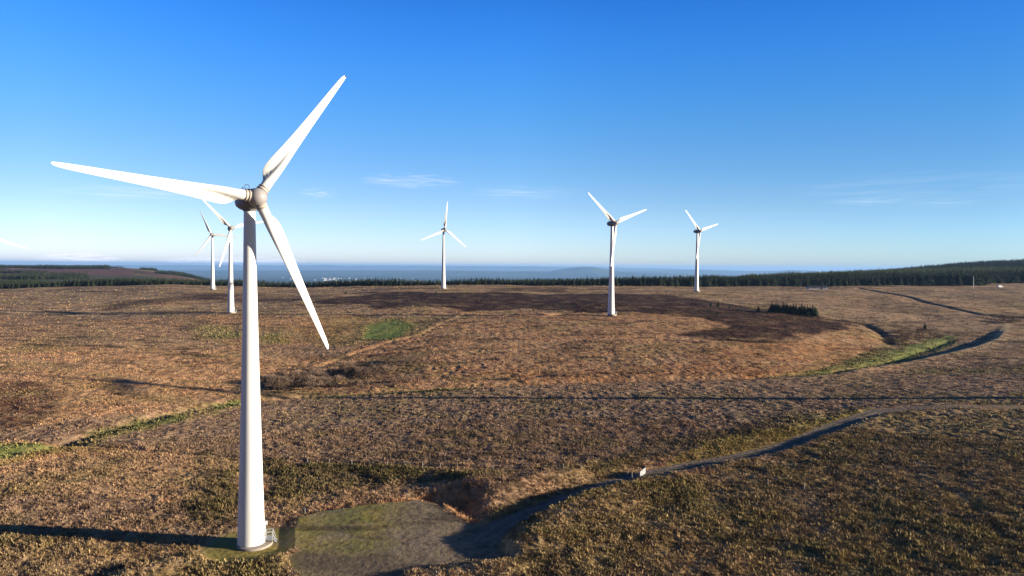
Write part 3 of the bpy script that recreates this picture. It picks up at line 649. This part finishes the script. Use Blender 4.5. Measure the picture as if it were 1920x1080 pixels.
def turbine(x, y, z, yaw_deg, a0_deg, label, main=False, face=math.radians(14)):
    root = empty('wind_turbine', (x, y, z)); tag(root, label, 'wind turbine', 'wind turbines on the moor')
    tw = tower_mesh(root)
    base_parts(root, tw, face)
    yaw = math.radians(yaw_deg); n, s, u = rotor_frame(yaw); hub = Vector((0, 0, HUBH-.0)) + n*3.0; hub.z = HUBH
    # nacelle: lofted along the shaft axis, rear first
    prof = [(-3.7, .35, .1), (-3.55, .75, .05), (-3.0, 1.05, -.02), (-1.8, 1.30, -.12), (-.3, 1.42, -.2), (1.0, 1.38, -.18), (1.6, 1.25, -.08), (1.95, 1.05, 0)]
    rings = []
    for t, r, dz in prof:
        c = Vector((0, 0, HUBH)) + n*t; c.z += dz - (3-t)*0; rr = []
        for k in range(32):
            a = 2*math.pi*k/32; e = .78; ca, sa = math.cos(a), math.sin(a)
            rr.append(c + s*(r*math.copysign(abs(ca)**e, ca)) + u*(r*1.04*math.copysign(abs(sa)**e, sa)))
        rings.append(rr)
    m = MB(); m.loft(rings); nac = m.build('nacelle', M['nacelle'], root)
    m = MB(); c = Vector((0, 0, HUBH+1.12))
    q0 = c+n*-.9; a = q0+s*.3; b = q0-s*.3; pts = [a]+[q0+s*.3*math.cos(t)+u*(.75+.3*math.sin(t)) for t in np.linspace(0, math.pi, 7)]+[b]
    for p, q in zip(pts[:-1], pts[1:]): m.tube(p, q, .045, n=6)
    m.tube(a+u*.4, b+u*.4, .035, n=6); m.build('guard_hoop', M['dark'], nac)
    m = MB(); q0 = c+n*-2.6; m.tube(q0, q0+u*.85, .04, n=6); m.tube(q0-s*.25+u*.7, q0+s*.25+u*.7, .03, n=6); m.tube(q0+u*.78, q0+u*.95, .09, .05, n=8); m.build('anemometer', M['dark'], nac)
    # hub: rounded spinner
    rings = []
    for t, r in [(-1.1, 1.12), (-.8, 1.22), (-.35, 1.30), (.2, 1.28), (.65, 1.14), (1.0, .90), (1.22, .58), (1.32, .28), (1.34, .04)]:
        rings.append([hub+n*t+s*(r*math.cos(a))+u*(r*math.sin(a)) for a in [2*math.pi*k/36 for k in range(36)]])
    m = MB(); m.loft(rings); hb = m.build('hub', M['hub'], root)
    m = MB(); m.loft([[hub+n*t+s*(r_*math.cos(a))+u*(r_*math.sin(a)) for a in [2*math.pi*k/36 for k in range(36)]] for t, r_ in ((.60, 1.13), (.62, 1.175), (.66, 1.165), (.68, 1.11))], True, False); m.build('seam', M['nacelle'], hb)
    for k in range(3):
        a = math.radians(a0_deg+120*k); r = s*math.cos(a)+u*math.sin(a); t = -s*math.sin(a)+u*math.cos(a)
        mt = Matrix((( t.x, n.x, r.x, hub.x), (t.y, n.y, r.y, hub.y), (t.z, n.z, r.z, hub.z), (0, 0, 0, 1)))
        b = link('blade', BLADE_ME, root); b.matrix_local = mt
        link('blade_root', ROOT_ME, b)
        if main and k == 0: link('blade_tip', TIP_ME, b)
    return root
turbine(-37.35, 97.26, 0, 41.0, 54.4, 'huge white wind turbine standing nearest the camera beside the gravel hard standing', True)
turbine(54.05, 371.2, 14.35, 31.8, 20.3, 'white wind turbine right of centre on the knoll, one blade hanging down its tower')
turbine(153.3, 567.1, 20.7, 34.9, 16.3, 'small far white wind turbine near the forest edge, rightmost of all')
turbine(-58.1, 577.5, 21.0, 29.4, 83.1, 'small far white wind turbine with one blade pointing straight up')
turbine(-274.2, 625.2, 17.5, 9.5, 114.5, 'smallest far wind turbine, left of the one rising behind the near tower')
turbine(-166.0, 402.7, 11.85, 31.6, 13.2, 'mid distance white wind turbine right behind and left of the near tower')
hx = ray(-15, 447)*520
turbine(hx[0], 520, CZ+hx[2]-HUBH, 32, -18.4, 'wind turbine at the left edge of the view, only its blade tip showing')
turbine(186, 180, 6.0, 32, 75, 'wind turbine just off the right edge whose long thin shadow crosses the field')

# ------------------------------------------------------------------ conifers
def conifer_arrays(seed, hgt=1.0, tiers=9, per=9):
    """unit-height spruce: whorls of drooping ragged boughs"""
    r = np.random.default_rng(seed); V = []; T = []; Cc = []
    for i in range(tiers):
        f = i/(tiers-1); z = .10+.86*f; R = .23*(1-f)**.85+.018
        for k in range(per if i < tiers-2 else 5):
            a = 2*np.pi*(k+r.random()*.7)/per+i; L_ = R*(.65+.6*r.random()); w = .5*R*(.8+.5*r.random())*2.2/per*3; b = len(V); dz = .06+.05*r.random()
            ca, sa = math.cos(a), math.sin(a); lift = .09*(1-f*.4)
            V += [(0, 0, z+lift), (L_*ca*.6-w*sa, L_*sa*.6+w*ca, z+.01*r.random()), (L_*ca*.6+w*sa, L_*sa*.6-w*ca, z+.01*r.random()), (L_*ca, L_*sa, z-dz*(1-f))]
            T += [(b, b+1, b+3), (b, b+3, b+2)]
            g = .75+.6*r.random(); c = (.036*g, .050*g, .024*g) if r.random() > .15 else (.065, .060, .03); Cc += [c]*4
    V.append((0, 0, 1.0)); V += [(.012, 0, .86), (-.008, .01, .86), (-.006, -.01, .86)]; b = len(V)-4; T += [(b, b+1, b+2), (b, b+2, b+3), (b, b+3, b+1)]; Cc += [(.04, .05, .022)]*4
    return np.array(V), np.array(T), np.array(Cc)
CR = []
for k in range(6):
    v, t, c = conifer_arrays(k, tiers=9+k % 2, per=9); CR.append((v, t, c))
CRM = []; TRM = None
for k in range(6): CRM.append(npmesh('crown', CR[k][0], tris=CR[k][1], col=CR[k][2]))
for me in CRM: me.materials.append(M['conifer'])
_m = MB(); _m.tube((0, 0, -.04), (0, 0, .9), .022, .004, 7); _o = _m.build('trunk', M['bark']); TRM = _o.data; bpy.data.objects.remove(_o)
def conifer(x, y, h, label, group, fat=1.0, z=None):
    X = np.array([x]); Y = np.array([y]); zz = float(height(X, Y, np.array([1.0]))[0]) if z is None else z
    t = empty('conifer_tree', (x, y, zz), random.random()*6.28); t.scale = (h*fat, h*fat, h); tag(t, label, 'tree', group)
    link('trunk', TRM, t); link('crown', random.choice(CRM), t); return t

# plantation: front rank as trees of their own, the mass behind as one wood
cand_px = np.linspace(-10, 1930, 3000)
pts = []
for sp_, D0, D1, step in ((0, 690, 1300, 3.7), (1, 1300, 2420, 7.5)):
    A = np.radians(39); xs = np.arange(-D1*math.tan(A), D1*math.tan(A), step); ys = np.arange(D0, D1, step); gx, gy = np.meshgrid(xs, ys); gx = gx.ravel()+rng.uniform(-.42, .42, gx.size)*step; gy = gy.ravel()+rng.uniform(-.42, .42, gy.size)*step
    m = (np.abs(gx/gy) < .80) & forest_mask(gx, gy) & (fbm(gx, gy, 55, 2, 131) > -.62); pts.append(np.stack([gx[m], gy[m], np.full(m.sum(), step)], 1))
pts = np.vstack(pts); fx, fy = pts[:, 0], pts[:, 1]
fz = height(fx, fy, np.full(len(fx), 5.)); 
fh = (10.0+4.2*fbm(fx, fy, 45, 3, 137)+2.8*rng.standard_normal(len(fx))*.4) * np.where(fy > 1300, 1.15, 1)
fpx = 960+F*fx/fy
fh = fh*np.interp(fpx, [0, 400, 500, 860, 960, 1100, 1400, 1900], [.78, .70, .80, .72, .78, .84, 1.0, 1.25])
fh = np.clip(fh, 5, 18)
# sort into front rank: nearest tree in each narrow bearing bin
order = np.argsort(fy); seen = {}; front = []
for i in order:
    b = int(fpx[i]//7.0)
    if -10 < fpx[i] < 1930 and seen.get(b, 0) < 1 and len(front) < 262: seen[b] = 1; front.append(i)
front = np.array(front); mask = np.ones(len(fx), bool); mask[front] = False
for i in front:
    p = fpx[i]; where = 'left of the near turbine' if p < 460 else ('behind the heather slope' if p < 1140 else ('between the two right hand turbines' if p < 1310 else 'below the wooded hill on the right'))
    conifer(float(fx[i]), float(fy[i]), float(fh[i]), 'dark spruce in the plantation front rank ' + where, 'front rank spruces ' + where, 1.3+.35*random.random(), float(fz[i]))
sel = np.nonzero(mask)[0]; Vs = []; Ts = []; Cs = []; base = 0
for k in range(6):
    ii = sel[k::6]; v, t, c = conifer_arrays(100+k, tiers=6, per=6)
    a = rng.random(len(ii))*6.28; ca, sa = np.cos(a)[:, None], np.sin(a)[:, None]; h = fh[ii][:, None]; w = h*(1.5+.4*rng.random((len(ii), 1)))*(pts[ii, 2:3]/5)**.5
    X = fx[ii][:, None]+w*(v[None, :, 0]*ca-v[None, :, 1]*sa); Y = fy[ii][:, None]+w*(v[None, :, 0]*sa+v[None, :, 1]*ca); Z = fz[ii][:, None]+h*v[None, :, 2]
    V = np.stack([X, Y, Z], -1).reshape(-1, 3); T = (t[None]+np.arange(len(ii))[:, None, None]*len(v)).reshape(-1, 3)+base
    Vs.append(V); Ts.append(T); tone = np.where(((fpx[ii] > 1400) & (fy[ii] > 900) & (fy[ii] < 1240))[:, None], np.array([2.4, 2.2, 1.8]), np.array([.9, .9, .9]))[:, None]; Cs.append((c[None]*tone*(.7+.6*rng.random((len(ii), 1, 1)))).reshape(-1, 3)); base += len(V)
me = npmesh('conifer_forest', np.vstack(Vs), tris=np.vstack(Ts), col=np.vstack(Cs))
tag(link('conifer_forest', me, None, M['conifer']), 'dark green conifer plantation massed along the back of the moor', 'forest', None, 'stuff')
print('forest trees', len(sel), 'ground verts', nv)

# lone conifers on the moor and the small shelter block
def gp(px, py): p = ground_pt(px, py); return float(p[0]), float(p[1])
for px, py, h, fat, lab in [(1333, 575, 4.0, 1.3, 'tiny dark conifer, leftmost of the three on the heather'), (1347, 575, 4.4, 1.3, 'tiny dark conifer in the middle of the three on the heather'),
                            (1368, 577, 3.0, 1.4, 'lowest of the three tiny conifers on the heather'), (1422, 583, 4.2, 1.3, 'lone small conifer just left of the dark shelter block'),
                            (1734, 615, 4.6, 1.5, 'lone bushy conifer above the green ravine on the right'), (1580, 601, 2.6, 1.4, 'very small bush like conifer at the corner of the heather slope'),
                            (818, 555, 4.0, 1.5, 'small dark conifer on the heather left of the far middle turbine'), (648, 552, 3.6, 1.6, 'low dark conifer alone on the moor between near blade and far turbine'),
                            (765, 567, 3.6, 1.3, 'small conifer standing on the dark heather band'), (1000, 583, 2.6, 1.2, 'tiny conifer by the pale bend of the path')]:
    x, y = gp(px, py); conifer(x, y, h, lab, None, fat)
c0 = np.array(gp(1447, 585)); c1 = np.array(gp(1530, 592)); nrm = np.array([-(c1-c0)[1], (c1-c0)[0]]); nrm /= np.linalg.norm(nrm)
for i in range(17):
    for j in range(3):
        p = c0+(c1-c0)*((i+random.uniform(-.3, .3))/16)+nrm*(j*2.4+random.uniform(-.6, .6)-1)
        conifer(float(p[0]), float(p[1]), 6.0+random.uniform(-1.3, .9), 'dark conifer packed in the rectangular shelter block on the heather slope', 'conifers of the shelter block', random.uniform(1.5, 2.3))

# ------------------------------------------------------------------ bare shrubs
def shrub_meshes(seed):
    r = random.Random(seed); st = MB(); tw = MB()
    def branch(p, d, L_, rad, depth):
        q = p+d*L_; (st if depth < 2 else tw).tube(p, q, rad, rad*.6, 4 if depth < 2 else 3, False)
        if depth >= 4: return
        for k in range(4 if depth < 3 else 3):
            e = Vector((r.gauss(0, .62), r.gauss(0, .62), r.gauss(.12, .35))); dd = (d+e).normalized(); branch(p+d*L_*r.uniform(.45, 1), dd, L_*r.uniform(.55, .82), rad*.6, depth+1)
    for k in range(4):
        a = r.uniform(0, 6.28); branch(Vector((.1*math.cos(a), .1*math.sin(a), -.05)), Vector((math.cos(a)*.55, math.sin(a)*.55, 1)).normalized(), .34, .022, 0)
    return st, tw
SH = []
for k in range(4):
    a, b = shrub_meshes(k+5); oa = a.build('stem', M['bark']); ob = b.build('twigs', M['twig']); SH.append((oa.data, ob.data)); bpy.data.objects.remove(oa); bpy.data.objects.remove(ob)
def shrub(x, y, h, label, group=None, wide=1.3):
    z = float(height(np.array([x]), np.array([y]), np.array([.6]))[0]); t = empty('bare_shrub', (x, y, z), random.random()*6.28); t.scale = (h*wide, h*wide, h)
    a, b = random.choice(SH); link('stem', a, t); link('twigs', b, t); tag(t, label, 'shrub', group)
for i in range(60):
    f = random.random(); px = 505+300*f+random.uniform(-8, 8); lo = 735-14*f; hi = 716-50*f+random.uniform(0, 8); py = random.uniform(hi, lo)
    if px > 740 and random.random() < .6: continue
    x, y = gp(px, py); shrub(x, y, random.uniform(3.0, 5.6), 'leafless willow scrub below the pale path, behind the near tower', 'leafless scrub below the path')
for px, py, h, lab in [(970, 712, 2.6, 'round bare shrub on the bracken bank, left of three'), (1075, 706, 3.2, 'taller bare shrub on the bracken bank below the knoll turbine'), (1236, 699, 2.6, 'bare shrub on the bracken bank right of the knoll turbine'),
                       (1155, 700, 1.8, 'small bare shrub on the bracken bank directly below the knoll turbine'), (252, 741, 3.0, 'round leafless shrub on the left slope beside the long shadow'), (93, 776, 1.6, 'small leafless shrub at the far left by the dark heather patch'),
                       (110, 765, 2.0, 'leafless shrub beside the dark heather patch at the left'), (395, 768, 2.0, 'leafless shrub leaning over the stream just left of the near tower'), (1125, 695, 1.6, 'tiny bare shrub left of the tyre tracks'),
                       (860, 610, 2.6, 'scrubby bush at the head of the pale path'), (840, 616, 2.2, 'scrubby bush just below the head of the pale path'), (820, 640, 2.4, 'bare bush right of the green patch')]:
    x, y = gp(px, py); shrub(x, y, h, lab)
for i in range(26):
    px = random.uniform(1655, 1765); py = random.uniform(622, 642)-(px-1655)*.05; x, y = gp(px, py); shrub(x, y, random.uniform(1.8, 3.6), 'leafless brown scrub on the far side of the green ravine', 'leafless scrub by the ravine')
for i in range(16):
    px = random.uniform(1845, 1925); py = random.uniform(594, 606); x, y = gp(px, py); shrub(x, y, random.uniform(1.8, 3.4), 'leafless brown scrub where the path meets the dark trench', 'leafless scrub at the right edge')
for i in range(14):
    px = random.uniform(1080, 1330); py = random.uniform(549, 560); x, y = gp(px, py); shrub(x, y, random.uniform(1.2, 2.4), 'low dark scrub on the open ground before the plantation', 'low scrub before the plantation')

# ------------------------------------------------------------------ gate, posts, small buildings
def zat(x, y): return float(height(np.array([x]), np.array([y]), np.array([.3]))[0])
g = flat_pt(1200, 897, 1.0); gx_, gy_ = float(g[0]), float(g[1]); gt = empty('field_gate', (gx_, gy_, zat(gx_, gy_)), math.radians(62)); tag(gt, 'pale metal field gate standing open beside the gravel track', 'gate')
m = MB()
for z in (.25, .5, .75, 1.0, 1.25): m.tube((0, 0, z), (3.4, 0, z), .05, n=6)
for x in (0, 1.7, 3.4): m.tube((x, 0, .22), (x, 0, 1.28), .05, n=6)
m.tube((0, 0, .25), (3.4, 0, 1.25), .04, n=6); m.build('gate_frame', M['steel'], gt)
m = MB(); m.box((1.7, .03, .72), (3.3, .02, .85)); m.build('mesh_panel', M['steel'], gt)
m = MB(); m.box((-.15, 0, .65), (.16, .16, 1.7)); m.build('hanging_post', M['post'], gt)
def post(px, py, h, label, group=None):
    p = ground_pt(px, py); x, y = float(p[0]), float(p[1]); m = MB(); w = .07
    m.loft([[Vector((a*w*k, b*w*k, z)) for a, b in ((-1, -1), (1, -1), (1, 1), (-1, 1))] for z, k in ((-.3, 1), (h-.06, .95), (h, .5))], False)
    o = m.build('fence_post', M['post']); o.location = (x, y, zat(x, y)); o.rotation_euler = (random.uniform(-.06, .06), random.uniform(-.06, .06), random.random()); tag(o, label, 'fence post', group)
for px, py, h, lab in [(1185, 891, 1.5, 'tall pale gatepost left of the field gate'), (1177, 888, 1.2, 'shorter pale post beside the tall gatepost'), (1440, 912, 1.3, 'pale fence post, left of two in the rough grass below the track'), (1508, 917, 1.2, 'pale fence post, right of two in the rough grass below the track'),
                       (572, 964, .9, 'short white marker post at the back corner of the hard standing'), (577, 869, 1.2, 'grey fence post along the ditch, right of the near tower'), (618, 869, 1.2, 'second grey fence post along the ditch from the near tower')]: post(px, py, h, lab)
for i in range(14):
    px = 660+33*i; post(px, 870+(px-660)*.034, 1.15, 'weathered post of the ditch side fence', 'fence posts along the ditch')

# low building by the forest
x, y = gp(1532, 543); z = zat(x, y); b = empty('farm_shed', (x, y, z), math.radians(-3)); tag(b, 'long low dark roofed shed with a pale base at the forest edge', 'shed')
m = MB(); m.box((0, 0, .9), (17, 6, 2.2)); m.build('wall', M['wall'], b)
m = MB(); m.loft([[Vector((xx, -3.4, 1.9)), Vector((xx, 3.4, 1.9)), Vector((xx, 3.4, 2.1)), Vector((xx, 0, 3.5)), Vector((xx, -3.4, 2.1))] for xx in (-9, 9)], False); m.build('roof', M['roof'], b)
m = MB(); m.box((3, -3.02, 1.0), (1.2, .08, 1.9)); m.build('door', M['roof'], b)
for k in (-6, -3.5, 6.2): m = MB(); m.box((k, -3.02, 1.35), (1.0, .08, .7)); m.build('window', M['glass'], b)
x, y = gp(1550, 541); p = MB(); p.tube((0, 0, -.3), (0, 0, 5.5), .14, .1, 8); p.box((0, 0, 5.2), (1.1, .12, .12)); o = p.build('utility_pole', M['post']); o.location = (x, y, zat(x, y)); tag(o, 'short wooden pole at the right end of the low shed', 'pole')
x, y = gp(1825, 541); mr = empty('radio_mast', (x, y, zat(x, y))); tag(mr, 'thin white mast standing before the dark forest on the right', 'mast')
m = MB(); m.tube((0, 0, 0), (0, 0, 12.5), .22, .14, 8); m.build('pole', M['whitewall'], mr)
m = MB(); m.tube((0, 0, 12.5), (0, 0, 13.4), .05, .03, 6); m.tube((-.8, 0, 12.0), (.8, 0, 12.0), .04, n=6); m.build('antenna', M['whitewall'], mr)
# van
x, y = gp(1875, 541); v = empty('parked_van', (x, y, zat(x, y)), math.radians(8)); tag(v, 'tiny white van parked below the forest at the far right', 'van')
m = MB(); sec = [(-2.6, .45), (-2.6, 2.2), (-2.5, 2.35), (.9, 2.35), (1.5, 1.55), (2.5, 1.3), (2.65, .9), (2.65, .45)]
m.loft([[Vector((a, yy, c_)) for a, c_ in sec] for yy in (-.95, .95)], False); m.build('body', M['whitewall'], v)
m = MB(); m.box((1.2, -.96, 1.85), (.7, .03, .5)); m.box((1.2, .96, 1.85), (.7, .03, .5)); m.build('side_window', M['glass'], v)
for a in (-1.7, 1.7):
    for yy in (-.9, .9): m = MB(); m.tube((a, yy-.1, .38), (a, yy+.1, .38), .38, n=16); m.build('wheel', M['dark'], v)
# far town: pale sheds and houses on the lowland
TN = MB(); TN.box((0, 0, 5), (1, 1, 10)); 
def far_shed(px, py, w, label, group):
    D = 9800; r = ray(px, py); D = (-205-CZ)/r[2] if r[2] < -.012 else 9800; D = min(D, 14000); x = r[0]*D; zz = float(height(np.array([x]), np.array([D]))[0])
    t = empty('far_building', (x, D, zz), random.uniform(-.6, .6)); tag(t, label, 'building', group)
    m = MB(); m.box((0, 0, 5), (w, 18, 12)); m.build('wall', M['whitewall'], t)
    m = MB(); m.loft([[Vector((s_*w/2*1.02, -9.6, 11)), Vector((s_*w/2*1.02, 9.6, 11)), Vector((s_*w/2*1.02, 0, 14.5))] for s_ in (-1, 1)], False); m.build('roof', M['wall'], t)
for i in range(18):
    far_shed(random.gauss(618, 12), random.uniform(519.5, 524), random.uniform(20, 60), 'speck like pale building of the far town beyond the forest', 'buildings of the far town')
for i in range(14):
    far_shed(random.uniform(490, 780), random.uniform(517, 526), random.uniform(14, 30), 'scattered pale farm building on the blue lowland', 'scattered buildings on the lowland')

# the lake on the plain to the right
xs0, xs1 = (1190-960)/F, (1900-960)/F; r = np.random.default_rng(3); n = 60
outl = []
for k in range(n):
    a = 2*math.pi*k/n; dd = 24200+2800*math.sin(a)*(1+.1*math.sin(3*a+1)); cx = (xs0+xs1)/2+(xs1-xs0)/2*math.cos(a)*(1+.05*math.sin(5*a)); outl.append(Vector((cx*dd, dd, -204-(1+cx*cx)*dd*dd/1.46e7)))
m = MB(); m.add(outl, [tuple(range(n))]); o = m.build('lake', M['water']); tag(o, 'pale lake shining on the far plain', None, None, 'structure')

# ------------------------------------------------------------------ the air
m = MB(); B = 67000.; m.box((0, 0, (-560+130)/2), (2*B, 2*B, 130+560)); hz = m.build('haze', None)
hm = bpy.data.materials.new('haze_air'); hm.use_nodes = True; t = hm.node_tree; t.nodes.clear(); mo = t.nodes.new('ShaderNodeOutputMaterial'); pv = t.nodes.new('ShaderNodeVolumePrincipled')
pv.inputs['Color'].default_value = (.33, .60, 1.0, 1); pv.inputs['Density'].default_value = 3.6e-5; pv.inputs['Anisotropy'].default_value = .1
t.links.new(pv.outputs[0], mo.inputs['Volume']); hz.data.materials.append(hm); tag(hz, 'thin blue air haze over the whole country', 'haze', None, 'stuff')
